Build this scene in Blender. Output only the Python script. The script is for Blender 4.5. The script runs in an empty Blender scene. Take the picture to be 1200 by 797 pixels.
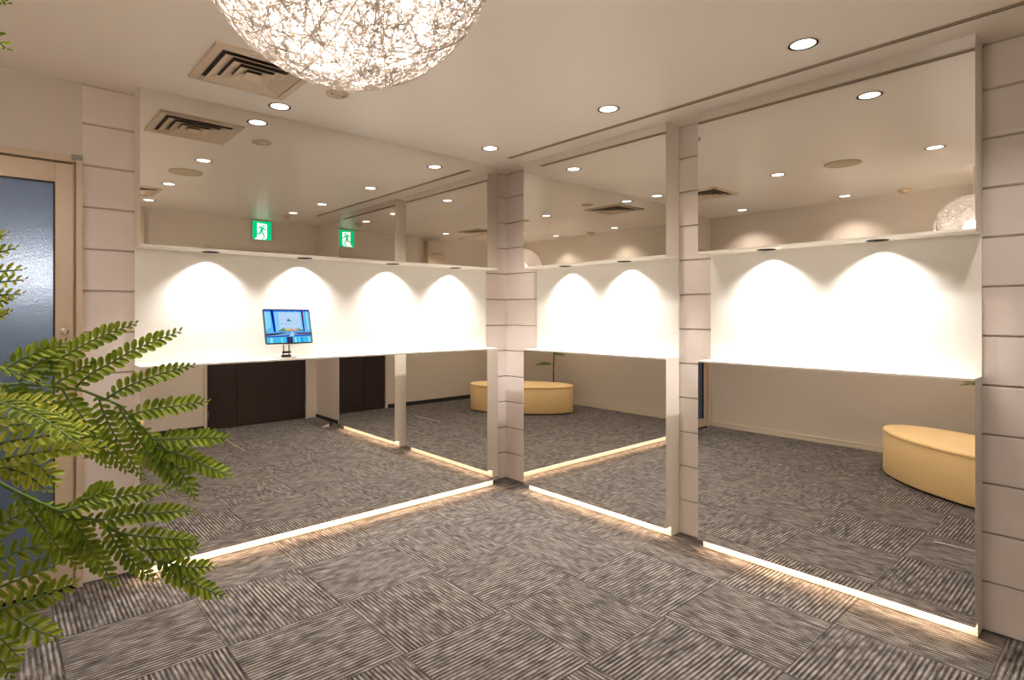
import bpy, bmesh, math, random
import numpy as np
from mathutils import Vector, Matrix

S = bpy.context.scene
COL = S.collection
PI = math.pi

# ------------------------------------------------------------------ camera
F, U0, V0, YAW = 671.5, 570.77, 367.61, math.radians(49.282)
CAM = Vector((-3.1103, -3.3827, 1.3133))
cd = bpy.data.cameras.new('camera')
cam = bpy.data.objects.new('camera', cd); COL.objects.link(cam)
cam.location = CAM
cam.rotation_euler = (PI/2, 0, YAW - PI/2)
cd.sensor_fit = 'HORIZONTAL'; cd.sensor_width = 36
cd.lens = F*36/1200
cd.shift_x = (600-U0)/1200
cd.shift_y = -(398.5-V0)/1200
cd.clip_start = 0.02; cd.clip_end = 100
S.camera = cam

# ------------------------------------------------------------------ world, exposure
w = bpy.data.worlds.new('world'); S.world = w; w.use_nodes = True
w.node_tree.nodes['Background'].inputs[0].default_value = (0.9, 0.8, 0.7, 1)
w.node_tree.nodes['Background'].inputs[1].default_value = 0.05
S.view_settings.view_transform = 'Standard'
S.view_settings.look = 'None'
S.view_settings.exposure = 0.7
S.view_settings.gamma = 1.0
S.view_settings.use_curve_mapping = False
S.cycles.use_denoising = True
S.cycles.max_bounces = 14; S.cycles.diffuse_bounces = 6; S.cycles.glossy_bounces = 10
S.cycles.transmission_bounces = 6
S.cycles.sample_clamp_indirect = 5.0
S.cycles.caustics_reflective = True

DOWN_W, DOWN_COL = 17.0, (1.0, 0.895, 0.81)       # ceiling downlights
NICHE_W, NICHE_COL = 21.0, (1.0, 0.955, 0.91)     # spotlights in the mirror niches
BULB_E = 900.0                                    # pendant bulb
STRIP_E = 21.0                                   # led strips under the mirrors

# ------------------------------------------------------------------ dimensions (metres)
H = 2.428
P_ = 0.149          # projection of the mirror units
ZL, ZC, ZM = 1.652, 1.0535, 0.062
Q_ = 0.092           # projection of the kick board
XW, YB = -3.56, -3.85   # far side wall, wall behind the camera

# ------------------------------------------------------------------ materials
def mat(name, col, rough=0.5, metal=0.0, spec=0.5, emit=None, estr=0.0, noise=None, bump=None, trans=0.0):
    m = bpy.data.materials.new(name); m.use_nodes = True
    nt = m.node_tree; b = nt.nodes['Principled BSDF']
    b.inputs['Base Color'].default_value = (*col, 1)
    b.inputs['Roughness'].default_value = rough
    b.inputs['Metallic'].default_value = metal
    b.inputs['Specular IOR Level'].default_value = spec
    if emit:
        b.inputs['Emission Color'].default_value = (*emit, 1)
        b.inputs['Emission Strength'].default_value = estr
    tc = nt.nodes.new('ShaderNodeNewGeometry')
    if noise:
        sc, amt = noise
        n = nt.nodes.new('ShaderNodeTexNoise'); n.inputs['Scale'].default_value = sc; n.inputs['Detail'].default_value = 4
        nt.links.new(tc.outputs['Position'], n.inputs['Vector'])
        r = nt.nodes.new('ShaderNodeMixRGB'); r.blend_type = 'MIX'
        r.inputs[1].default_value = (*[c*(1-amt) for c in col], 1); r.inputs[2].default_value = (*[min(1, c*(1+amt)) for c in col], 1)
        nt.links.new(n.outputs['Fac'], r.inputs[0]); nt.links.new(r.outputs[0], b.inputs['Base Color'])
    if bump:
        sc, st, dist = bump
        n = nt.nodes.new('ShaderNodeTexNoise'); n.inputs['Scale'].default_value = sc; n.inputs['Detail'].default_value = 3
        nt.links.new(tc.outputs['Position'], n.inputs['Vector'])
        bp = nt.nodes.new('ShaderNodeBump'); bp.inputs['Strength'].default_value = st; bp.inputs['Distance'].default_value = dist
        nt.links.new(n.outputs['Fac'], bp.inputs['Height']); nt.links.new(bp.outputs['Normal'], b.inputs['Normal'])
    return m

def emat(name, col, s):
    m = bpy.data.materials.new(name); m.use_nodes = True; nt = m.node_tree
    nt.nodes.clear()
    o = nt.nodes.new('ShaderNodeOutputMaterial'); e = nt.nodes.new('ShaderNodeEmission')
    e.inputs[0].default_value = (*col, 1); e.inputs[1].default_value = s
    nt.links.new(e.outputs[0], o.inputs[0]); return m

def mirror_mat():
    m = bpy.data.materials.new('mirror_silver'); m.use_nodes = True; nt = m.node_tree
    b = nt.nodes['Principled BSDF']
    b.inputs['Base Color'].default_value = (0.82, 0.80, 0.765, 1)
    b.inputs['Metallic'].default_value = 1; b.inputs['Roughness'].default_value = 0.0
    return m

def block_mat():
    m = bpy.data.materials.new('painted_block'); m.use_nodes = True; nt = m.node_tree; N = nt.nodes; L = nt.links
    b = N['Principled BSDF']; b.inputs['Roughness'].default_value = 0.75
    g = N.new('ShaderNodeNewGeometry')
    n1 = N.new('ShaderNodeTexNoise'); n1.inputs['Scale'].default_value = 3; n1.inputs['Detail'].default_value = 5
    L.new(g.outputs['Position'], n1.inputs['Vector'])
    mx = N.new('ShaderNodeMixRGB'); mx.inputs[1].default_value = (0.68, 0.61, 0.58, 1); mx.inputs[2].default_value = (0.79, 0.71, 0.67, 1)
    L.new(n1.outputs['Fac'], mx.inputs[0])
    v = N.new('ShaderNodeTexVoronoi'); v.inputs['Scale'].default_value = 85
    L.new(g.outputs['Position'], v.inputs['Vector'])
    n2 = N.new('ShaderNodeTexNoise'); n2.inputs['Scale'].default_value = 9; n2.inputs['Detail'].default_value = 2
    L.new(g.outputs['Position'], n2.inputs['Vector'])
    r = N.new('ShaderNodeValToRGB'); r.color_ramp.elements[0].position = 0.08; r.color_ramp.elements[1].position = 0.2
    L.new(v.outputs['Distance'], r.inputs[0])
    r2 = N.new('ShaderNodeValToRGB'); r2.color_ramp.elements[0].position = 0.5; r2.color_ramp.elements[1].position = 0.62
    L.new(n2.outputs['Fac'], r2.inputs[0])
    inv = N.new('ShaderNodeMath'); inv.operation = 'SUBTRACT'; inv.inputs[0].default_value = 1; L.new(r2.outputs[0], inv.inputs[1])
    mxx = N.new('ShaderNodeMath'); mxx.operation = 'MAXIMUM'; L.new(r.outputs[0], mxx.inputs[0]); L.new(inv.outputs[0], mxx.inputs[1])
    L.new(mx.outputs[0], b.inputs['Base Color'])
    n3 = N.new('ShaderNodeTexNoise'); n3.inputs['Scale'].default_value = 220; L.new(g.outputs['Position'], n3.inputs['Vector'])
    ad = N.new('ShaderNodeMath'); ad.operation = 'MULTIPLY_ADD'; L.new(n3.outputs['Fac'], ad.inputs[0]); ad.inputs[1].default_value = 0.25
    L.new(mxx.outputs[0], ad.inputs[2])
    bp = N.new('ShaderNodeBump'); bp.inputs['Strength'].default_value = 0.55; bp.inputs['Distance'].default_value = 0.003
    L.new(ad.outputs[0], bp.inputs['Height']); L.new(bp.outputs['Normal'], b.inputs['Normal'])
    return m

def carpet_mat():
    m = bpy.data.materials.new('carpet_tiles'); m.use_nodes = True; nt = m.node_tree; N = nt.nodes; L = nt.links
    b = N['Principled BSDF']; b.inputs['Roughness'].default_value = 0.95; b.inputs['Specular IOR Level'].default_value = 0.15
    g = N.new('ShaderNodeNewGeometry'); sp = N.new('ShaderNodeSeparateXYZ'); L.new(g.outputs['Position'], sp.inputs[0])
    def M(op, a, b_=None, c=None):
        n = N.new('ShaderNodeMath'); n.operation = op
        for i, v in enumerate((a, b_, c)):
            if v is None: continue
            if isinstance(v, (int, float)): n.inputs[i].default_value = v
            else: L.new(v, n.inputs[i])
        return n.outputs[0]
    X = M('ADD', sp.outputs[0], 2.9145 + 10); Y = M('ADD', sp.outputs[1], 0.4998 + 10)
    cx = M('FLOOR', M('MULTIPLY', X, 2)); cy = M('FLOOR', M('MULTIPLY', Y, 2))
    par = M('MODULO', M('ADD', cx, cy), 2)                       # 0: stripes along y, 1: along x
    def mixf(f, a, b_):
        return M('ADD', M('MULTIPLY', a, M('SUBTRACT', 1, f)), M('MULTIPLY', b_, f))
    u = mixf(par, X, Y); v = mixf(par, Y, X)
    cid = M('ADD', M('MULTIPLY', cx, 7.31), M('MULTIPLY', cy, 3.77))
    def noise(su, sv, off, det=2, scale=1):
        c = N.new('ShaderNodeCombineXYZ'); L.new(M('MULTIPLY', u, su), c.inputs[0]); L.new(M('MULTIPLY', v, sv), c.inputs[1])
        L.new(M('ADD', cid, off), c.inputs[2])
        n = N.new('ShaderNodeTexNoise'); n.inputs['Scale'].default_value = scale; n.inputs['Detail'].default_value = det
        L.new(c.outputs[0], n.inputs['Vector']); return n.outputs['Fac']
    wob = noise(9, 5, 3.3, 1)
    uw = M('MULTIPLY', M('ADD', u, M('MULTIPLY', wob, 0.005)), 1/0.0178)
    wave = M('SINE', M('MULTIPLY', uw, 2*PI))
    sharp = M('MAXIMUM', M('MINIMUM', M('MULTIPLY', wave, 1.9), 1), -1)
    row = M('FLOOR', M('ADD', uw, 0.25))
    c4 = N.new('ShaderNodeCombineXYZ'); L.new(M('MULTIPLY', row, 3.17), c4.inputs[0]); L.new(M('MULTIPLY', v, 15), c4.inputs[1]); L.new(cid, c4.inputs[2])
    dn = N.new('ShaderNodeTexNoise'); dn.inputs['Scale'].default_value = 1; dn.inputs['Detail'].default_value = 1; L.new(c4.outputs[0], dn.inputs['Vector'])
    br = dn.outputs['Fac']                                         # broken dashes, line by line
    fine = noise(190, 12, 6.6, 1)
    big = noise(5, 3.5, 20.5, 1)                                   # calmer and bolder zones
    amp = M('MAXIMUM', M('MULTIPLY', M('SUBTRACT', big, 0.12), 1.6), 0.25)
    line = M('ADD', M('MULTIPLY', M('MULTIPLY', sharp, 0.31), amp), M('ADD', M('MULTIPLY', M('SUBTRACT', br, 0.5), 0.78), M('MULTIPLY', M('SUBTRACT', fine, 0.5), 0.55)))
    c3 = N.new('ShaderNodeTexNoise'); c3.inputs['Scale'].default_value = 260; c3.inputs['Detail'].default_value = 2
    L.new(g.outputs['Position'], c3.inputs['Vector'])
    val = M('ADD', M('ADD', line, 0.5), M('MULTIPLY', M('SUBTRACT', c3.outputs['Fac'], 0.5), 1.05))
    # seam between tiles
    fu = M('ABSOLUTE', M('SUBTRACT', M('FRACT', M('MULTIPLY', X, 2)), 0.5)); fv = M('ABSOLUTE', M('SUBTRACT', M('FRACT', M('MULTIPLY', Y, 2)), 0.5))
    seam = M('GREATER_THAN', M('MAXIMUM', fu, fv), 0.4955)
    val = M('SUBTRACT', val, M('MULTIPLY', seam, 0.22))
    cr = N.new('ShaderNodeValToRGB'); cr.color_ramp.interpolation = 'LINEAR'
    e = cr.color_ramp.elements
    e[0].position = 0.16; e[0].color = (0.026, 0.023, 0.024, 1)
    e[1].position = 0.92; e[1].color = (0.35, 0.315, 0.275, 1)
    k = e.new(0.55); k.color = (0.125, 0.113, 0.104, 1)
    L.new(val, cr.inputs[0]); L.new(cr.outputs[0], b.inputs['Base Color'])
    bp = N.new('ShaderNodeBump'); bp.inputs['Strength'].default_value = 0.5; bp.inputs['Distance'].default_value = 0.003
    L.new(val, bp.inputs['Height']); L.new(bp.outputs['Normal'], b.inputs['Normal'])
    return m

def wood_mat():
    m = bpy.data.materials.new('dark_wood'); m.use_nodes = True; nt = m.node_tree; N = nt.nodes; L = nt.links
    b = N['Principled BSDF']; b.inputs['Roughness'].default_value = 0.5; b.inputs['Specular IOR Level'].default_value = 0.25
    g = N.new('ShaderNodeNewGeometry'); mp = N.new('ShaderNodeMapping'); mp.inputs['Scale'].default_value = (60, 60, 2)
    L.new(g.outputs['Position'], mp.inputs[0]); n = N.new('ShaderNodeTexNoise'); n.inputs['Scale'].default_value = 1; n.inputs['Detail'].default_value = 5
    L.new(mp.outputs[0], n.inputs['Vector'])
    r = N.new('ShaderNodeMixRGB'); r.inputs[1].default_value = (0.020, 0.014, 0.011, 1); r.inputs[2].default_value = (0.046, 0.031, 0.025, 1)
    L.new(n.outputs['Fac'], r.inputs[0]); L.new(r.outputs[0], b.inputs['Base Color']); return m

def glass_mat():
    m = bpy.data.materials.new('pebbled_glass'); m.use_nodes = True; nt = m.node_tree; N = nt.nodes; L = nt.links
    b = N['Principled BSDF']
    b.inputs['Base Color'].default_value = (0.62, 0.78, 0.95, 1); b.inputs['Roughness'].default_value = 0.34
    b.inputs['Transmission Weight'].default_value = 0.72; b.inputs['IOR'].default_value = 1.45
    g = N.new('ShaderNodeNewGeometry'); n = N.new('ShaderNodeTexNoise'); n.inputs['Scale'].default_value = 150; n.inputs['Detail'].default_value = 2
    L.new(g.outputs['Position'], n.inputs['Vector'])
    mx = N.new('ShaderNodeMixRGB'); mx.inputs[1].default_value = (0.15, 0.22, 0.31, 1); mx.inputs[2].default_value = (0.22, 0.30, 0.40, 1)
    L.new(n.outputs['Fac'], mx.inputs[0]); L.new(mx.outputs[0], b.inputs['Base Color'])
    bp = N.new('ShaderNodeBump'); bp.inputs['Strength'].default_value = 0.7; bp.inputs['Distance'].default_value = 0.004
    L.new(n.outputs['Fac'], bp.inputs['Height']); L.new(bp.outputs['Normal'], b.inputs['Normal'])
    return m

def leaf_mat(name, c1, c2):
    m = bpy.data.materials.new(name); m.use_nodes = True; nt = m.node_tree; N = nt.nodes; L = nt.links
    N.clear()
    o = N.new('ShaderNodeOutputMaterial'); b = N.new('ShaderNodeBsdfPrincipled'); t = N.new('ShaderNodeBsdfTranslucent'); mx = N.new('ShaderNodeMixShader')
    g = N.new('ShaderNodeNewGeometry'); n = N.new('ShaderNodeTexNoise'); n.inputs['Scale'].default_value = 45; n.inputs['Detail'].default_value = 3
    L.new(g.outputs['Position'], n.inputs['Vector'])
    cr = N.new('ShaderNodeValToRGB'); cr.color_ramp.elements[0].position = 0.32; cr.color_ramp.elements[1].position = 0.68
    cr.color_ramp.elements[0].color = (*c1, 1); cr.color_ramp.elements[1].color = (*c2, 1)
    L.new(n.outputs['Fac'], cr.inputs[0]); L.new(cr.outputs[0], b.inputs['Base Color']); L.new(cr.outputs[0], t.inputs[0])
    b.inputs['Roughness'].default_value = 0.42; b.inputs['Specular IOR Level'].default_value = 0.4
    mx.inputs[0].default_value = 0.28
    L.new(b.outputs[0], mx.inputs[1]); L.new(t.outputs[0], mx.inputs[2]); L.new(mx.outputs[0], o.inputs[0]); return m

def strand_mat():
    m = bpy.data.materials.new('lattice_fibre'); m.use_nodes = True; nt = m.node_tree; N = nt.nodes; L = nt.links
    N.clear(); o = N.new('ShaderNodeOutputMaterial'); b = N.new('ShaderNodeBsdfDiffuse'); t = N.new('ShaderNodeBsdfTranslucent'); mx = N.new('ShaderNodeMixShader')
    b.inputs[0].default_value = (0.90, 0.88, 0.86, 1); t.inputs[0].default_value = (0.93, 0.88, 0.85, 1); mx.inputs[0].default_value = 0.5
    L.new(b.outputs[0], mx.inputs[1]); L.new(t.outputs[0], mx.inputs[2]); L.new(mx.outputs[0], o.inputs[0]); return m

M_ceil = mat('ceiling_paint', (0.87, 0.805, 0.73), rough=0.32, spec=0.35, bump=(150, 0.06, 0.001))
M_wall = mat('beige_wallpaper', (0.66, 0.585, 0.50), rough=0.8, noise=(2.0, 0.03), bump=(260, 0.15, 0.001))
M_dwall = mat('door_side_paint', (0.62, 0.56, 0.50), rough=0.8, bump=(260, 0.15, 0.001))
M_white = mat('white_laminate', (0.84, 0.80, 0.72), rough=0.45, bump=(200, 0.02, 0.001))
M_panel = mat('niche_white', (0.86, 0.835, 0.785), rough=0.6, bump=(200, 0.02, 0.001))
M_frame = mat('beige_door_metal', (0.56, 0.45, 0.34), rough=0.4, bump=(300, 0.03, 0.001))
M_black = mat('black_vinyl', (0.02, 0.019, 0.018), rough=0.6, noise=(30, 0.1))
M_dark = mat('dark_gap', (0.010, 0.009, 0.008), rough=0.9, spec=0.05, noise=(30, 0.1))
M_throat = mat('duct_throat', (0.10, 0.078, 0.06), rough=0.8, noise=(30, 0.1))
M_mortar = mat('grey_mortar', (0.44, 0.385, 0.35), rough=0.9, noise=(60, 0.1))
M_cream = mat('cream_vinyl_skirting', (0.62, 0.54, 0.43), rough=0.5, noise=(10, 0.03))
M_vent = mat('beige_vent_plastic', (0.60, 0.49, 0.37), rough=0.5, noise=(12, 0.03))
M_speaker = mat('speaker_mesh', (0.50, 0.42, 0.28), rough=0.7, bump=(700, 0.4, 0.001))
M_dome = mat('detector_plastic', (0.62, 0.47, 0.30), rough=0.5, noise=(20, 0.03))
M_chrome = mat('chrome', (0.75, 0.73, 0.70), rough=0.2, metal=1, noise=(30, 0.03))
M_basemetal = mat('brushed_silver', (0.62, 0.57, 0.54), rough=0.3, metal=1, noise=(30, 0.03))
M_steel = mat('dark_steel', (0.18, 0.17, 0.16), rough=0.35, metal=1, noise=(30, 0.05))
M_ott = mat('cream_leather', (0.93, 0.68, 0.34), rough=0.5, spec=0.35, noise=(6, 0.03), bump=(320, 0.12, 0.001))
M_mirror = mirror_mat(); M_block = block_mat(); M_carpet = carpet_mat(); M_wood = wood_mat(); M_glass = glass_mat()
M_strand = strand_mat()
M_leaf = leaf_mat('leaf_green', (0.11, 0.19, 0.012), (0.31, 0.41, 0.035))
M_leafy = leaf_mat('leaf_yellow_green', (0.34, 0.44, 0.04), (0.66, 0.70, 0.13))
M_leafo = leaf_mat('leaf_olive', (0.12, 0.19, 0.014), (0.30, 0.37, 0.04))
M_stem = mat('green_stem', (0.075, 0.15, 0.02), rough=0.5, noise=(40, 0.2))
M_bark = mat('brown_trunk', (0.11, 0.07, 0.04), rough=0.8, noise=(50, 0.3), bump=(90, 0.5, 0.004))
M_lampdisc = emat('lamp_diffuser', (1.0, 0.93, 0.85), 2.6)
M_bulb = emat('bulb_glow', (1.0, 0.90, 0.80), BULB_E)
M_strip = emat('led_strip_glow', (1.0, 0.69, 0.47), STRIP_E)

# ------------------------------------------------------------------ helpers
def obj(name, bm, m, parent=None, smooth=False):
    me = bpy.data.meshes.new(name)
    if isinstance(bm, tuple):
        me.from_pydata(bm[0], [], bm[1])
    else:
        bm.normal_update(); bm.to_mesh(me); bm.free()
    for x in (m if isinstance(m, (list, tuple)) else [m]): me.materials.append(x)
    if smooth:
        for p in me.polygons: p.use_smooth = True
    o = bpy.data.objects.new(name, me); COL.objects.link(o)
    if parent: o.parent = parent
    return o

def thing(name, label, cat, loc=(0, 0, 0), group=None):
    o = bpy.data.objects.new(name, None); COL.objects.link(o); o.location = loc
    o.empty_display_size = 0.05
    o['label'] = label; o['category'] = cat
    if group: o['group'] = group
    return o

def tag(o, label, cat, group=None):
    o['label'] = label; o['category'] = cat
    if group: o['group'] = group
    return o

def struct(name, bm, m, label=None):
    o = obj(name, bm, m); o['kind'] = 'structure'
    if label: o['label'] = label
    return o

def box(bm, x0, x1, y0, y1, z0, z1, bev=0.0, mi=0):
    g = bmesh.ops.create_cube(bm, size=1)
    for v in g['verts']:
        v.co = Vector((x0 + (v.co.x+.5)*(x1-x0), y0 + (v.co.y+.5)*(y1-y0), z0 + (v.co.z+.5)*(z1-z0)))
    fs = {f for v in g['verts'] for f in v.link_faces}
    for f in fs: f.material_index = mi
    if bev:
        es = list({e for v in g['verts'] for e in v.link_edges})
        bmesh.ops.bevel(bm, geom=es, offset=bev, segments=2, affect='EDGES', profile=0.6)
    return bm

def bx(*a, **k): return box(bmesh.new(), *a, **k)

def lathe(bm, prof, n=32, c=(0, 0), mi=0):
    """prof = [(r, z)...] revolved round the vertical through c"""
    rings = []
    for r, z in prof:
        if r < 1e-6: rings.append([bm.verts.new((c[0], c[1], z))])
        else: rings.append([bm.verts.new((c[0]+r*math.cos(2*PI*i/n), c[1]+r*math.sin(2*PI*i/n), z)) for i in range(n)])
    for a, b in zip(rings, rings[1:]):
        for i in range(n):
            j = (i+1) % n
            q = [a[i % len(a)], a[j % len(a)], b[j % len(b)], b[i % len(b)]]
            u = []
            for t in q:
                if t not in u: u.append(t)
            if len(u) >= 3:
                f = bm.faces.new(u); f.material_index = mi
    return bm

def tube(bm, pts, rad, n=6, mi=0, cap=True):
    pts = [Vector(p) for p in pts]
    rs = rad if isinstance(rad, (list, tuple)) else [rad]*len(pts)
    rings = []; up = Vector((0, 0, 1))
    for i, p in enumerate(pts):
        t = (pts[min(i+1, len(pts)-1)] - pts[max(i-1, 0)]).normalized()
        a = t.cross(up)
        if a.length < 1e-3: a = t.cross(Vector((1, 0, 0)))
        a.normalize(); b = t.cross(a).normalized()
        rings.append([bm.verts.new(p + rs[i]*(math.cos(2*PI*k/n)*a + math.sin(2*PI*k/n)*b)) for k in range(n)])
    for A, B in zip(rings, rings[1:]):
        for k in range(n):
            f = bm.faces.new((A[k], A[(k+1) % n], B[(k+1) % n], B[k])); f.material_index = mi; f.smooth = True
    if cap:
        bm.faces.new(rings[0][::-1]).material_index = mi; bm.faces.new(rings[-1]).material_index = mi
    return bm

def poly(bm, pts, mi=0):
    f = bm.faces.new([bm.verts.new(p) for p in pts]); f.material_index = mi; return f

# ------------------------------------------------------------------ the room shell
struct('floor', bx(XW-.1, .25, YB-.1, .25, -.05, 0), M_carpet, 'grey and brown striped carpet tiles laid quarter turned')
struct('ceiling', bx(XW-.1, .25, YB-.1, .25, H, H+.1), M_ceil, 'flat warm white painted ceiling')

def block_wall(name, L_wall, s0, s1, z1, label):
    """courses of painted block; profile (depth, z) swept along the wall"""
    prof = []
    k = 0; pitch = 0.2035
    while k*pitch < z1:
        a, b_ = k*pitch, min((k+1)*pitch, z1)
        prof += [(0.010, a), (0.010, a+.0028), (0.0, a+.0065), (0.0, b_-.0065), (0.010, b_-.0028)]
        k += 1
    prof.append((0.009, z1))
    bm = bmesh.new()
    def V(s, d, z): return (s, d, z) if L_wall else (d, s, z)
    A = [bm.verts.new(V(s0, d, z)) for d, z in prof]; B = [bm.verts.new(V(s1, d, z)) for d, z in prof]
    for i in range(len(prof)-1):
        fc = bm.faces.new((A[i], B[i], B[i+1], A[i+1]))
        if prof[i][0] > .005 and prof[i+1][0] > .005: fc.material_index = 1
    C_ = [bm.verts.new(V(s0, .12, 0)), bm.verts.new(V(s1, .12, 0)), bm.verts.new(V(s1, .12, z1)), bm.verts.new(V(s0, .12, z1))]
    bm.faces.new(C_)
    bm.faces.new([C_[0]] + A + [C_[3]]); bm.faces.new([C_[1]] + B + [C_[2]])
    bmesh.ops.recalc_face_normals(bm, faces=bm.faces)
    return struct(name, bm, [M_block, M_mortar], label)
block_wall('wall_left', True, -2.785, 0.009, H, 'painted block wall carrying the long mirror unit')
block_wall('wall_right', False, -3.25, 0.009, H, 'painted block wall carrying the two narrower mirror units')
struct('wall_right_end', bx(0, .12, YB-.1, -3.25, 0, H), M_wall, 'smooth beige end of the right wall')
b = bx(XW-.1, -2.785, 0.0, .12, 2.066, H); box(b, XW-.1, -3.49, 0.0, .12, 0, 2.066)
struct('wall_left_end', b, M_dwall, 'smooth beige wall above the glazed door')
b = bx(XW-.1, -1.33, YB-.1, YB, 0, H); box(b, -.11, .12, YB-.1, YB, 0, H); box(b, -1.33, -.11, YB-.1, YB, 2.09, H)
struct('wall_back', b, M_wall, 'beige wall with the dark double door')
struct('wall_front', bx(XW-.1, XW, YB, 0.12, 0, H), M_wall, 'beige wall behind the ottoman')
struct('baseboard_back', bx(XW, -1.33, YB, YB+.012, 0, .055), M_black)
struct('baseboard_right', bx(-.012, 0, YB, -3.25, 0, .04), M_black)
b = bx(XW, XW+.012, YB+.012, -.0, 0, .058, bev=.003); box(b, XW, XW+.018, YB+.012, -.0, 0, .02, bev=.003)
struct('baseboard_front', b, M_cream)

# glazed door in the left wall
def glazed_door():
    d = bpy.data.objects.new('door_1', None); COL.objects.link(d); d['kind'] = 'structure'
    d.location = (-3.137, 0, 0); d['label'] = 'beige metal door glazed with pebbled glass'
    X = 3.137
    def loc(o): o.location = (X, 0, 0); return o
    b = bx(-2.812, -2.785, -.022, .10, 0, 2.066, bev=.003); box(b, -3.49, -3.463, -.022, .10, 0, 2.066, bev=.003)
    box(b, -3.463, -2.812, -.022, .10, 2.036, 2.066, bev=.003)
    box(b, -2.826, -2.812, .012, .09, 0, 2.036); box(b, -3.463, -3.449, .012, .09, 0, 2.036)
    box(b, -3.463, -2.812, .032, .10, 1.99, 2.04)
    loc(obj('door_frame', b, M_frame, d))
    b = bx(-2.892, -2.822, -.008, .03, .012, 2.028, bev=.002); box(b, -3.453, -3.385, -.008, .03, .012, 2.028, bev=.002)
    box(b, -3.385, -2.892, -.008, .03, 1.935, 2.028, bev=.002); box(b, -3.385, -2.892, -.008, .03, .012, .105, bev=.002)
    lf = loc(obj('door_leaf', b, M_frame, d))
    b = bx(-2.898, -2.8925, -.0095, .02, .105, 1.935); box(b, -3.3845, -3.379, -.0095, .02, .105, 1.935)
    box(b, -3.379, -2.898, -.0095, .02, 1.929, 1.9345)
    obj('glazing_gasket', b, M_black, lf)
    o = obj('glass_pane', bx(-3.379, -2.898, .004, .012, .105, 1.929), M_glass, lf)
    bm = bmesh.new(); lathe(bm, [(0, .012), (.009, .012), (.011, .010), (.0125, .006), (.017, .005), (.019, 0)], 28)
    box(bm, -.0015, .0015, -.006, .006, .0115, .0135)
    bmesh.ops.transform(bm, matrix=Matrix.Translation((-2.857, -.008, 1.228)) @ Matrix.Rotation(PI/2, 4, 'X'), verts=bm.verts)
    o = obj('lock_cylinder', bm, M_chrome, lf, smooth=False); o['label'] = 'round chrome key cylinder'
    for z in (.42, 1.75):
        bm = bmesh.new(); tube(bm, [(-3.458, -.026, z-.05), (-3.458, -.026, z+.05)], .008, 10)
        loc(obj('hinge', bm, M_frame, d))
    loc(obj('door_closer_cap', bx(-2.83, -2.787, -.032, -.022, 2.05, 2.072, bev=.002), M_steel, d))
    loc(obj('threshold', bx(-3.463, -2.812, -.02, .10, 0, .006), M_dark, d))
    return d
glazed_door()
M_corr = mat('corridor_paint', (0.50, 0.56, 0.66), rough=0.8, noise=(3, .05))
for nm, d_ in (('wall_corridor_far', (-3.72, -2.5, 1.25, 1.30, 0, H)), ('wall_corridor_left', (-3.72, -3.67, .12, 1.25, 0, H)), ('wall_corridor_right', (-2.55, -2.5, .12, 1.25, 0, H)),
               ('floor_corridor', (-3.67, -2.55, .25, 1.25, -.05, 0)), ('ceiling_corridor', (-3.67, -2.55, .25, 1.25, H, H+.05))):
    struct(nm, bx(*d_), M_corr, 'cool grey corridor beyond the glazed door')
t = thing('added_corridor_lamp', 'unseen lamp added behind the pebbled door glass for its highlight', 'lamp', (-2.88, 1.0, 1.56))  # unseen lamp, added to give the door glass its blurred highlight
obj('added_lamp_body', bx(-.30, .30, -.05, .05, -.05, .05, bev=.01), emat('added_lamp_glow', (1.0, .74, .60), 15.0), t)
obj('added_lamp_bracket', bx(-.03, .03, .05, .248, -.03, .03), M_white, t)

# dark double door in the back wall
def double_door():
    d = bpy.data.objects.new('door_2', None); COL.objects.link(d); d['kind'] = 'structure'
    d['label'] = 'dark brown unequal double door with pale casing'; d.location = (-.72, YB, 0)
    def L(o): o.location = (.72, -YB, 0); return o
    b = bx(-1.33, -1.295, YB-.09, YB+.012, 0, 2.09, bev=.003); box(b, -.145, -.11, YB-.09, YB+.012, 0, 2.09, bev=.003)
    box(b, -1.295, -.145, YB-.09, YB+.012, 2.055, 2.09, bev=.003)
    L(obj('door_frame', b, M_cream, d))
    for x0, x1, hx in ((-1.291, -.973, -1.283), (-.967, -.149, -.157)):
        lf = L(obj('door_leaf', bx(x0, x1, YB-.045, YB-.004, .008, 2.05, bev=.002), M_wood, d))
        for z in (.16, 1.9):
            bm = bmesh.new(); tube(bm, [(hx, YB-.001, z-.05), (hx, YB-.001, z+.05)], .006, 8)
            obj('hinge', bm, M_steel, lf)
    bm = bmesh.new(); tube(bm, [(-.90, YB-.006, 1.0), (-.90, YB+.045, 1.0), (-.80, YB+.045, 1.0)], .008, 10)
    L(obj('door_handle', bm, M_steel, d))
double_door()

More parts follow.
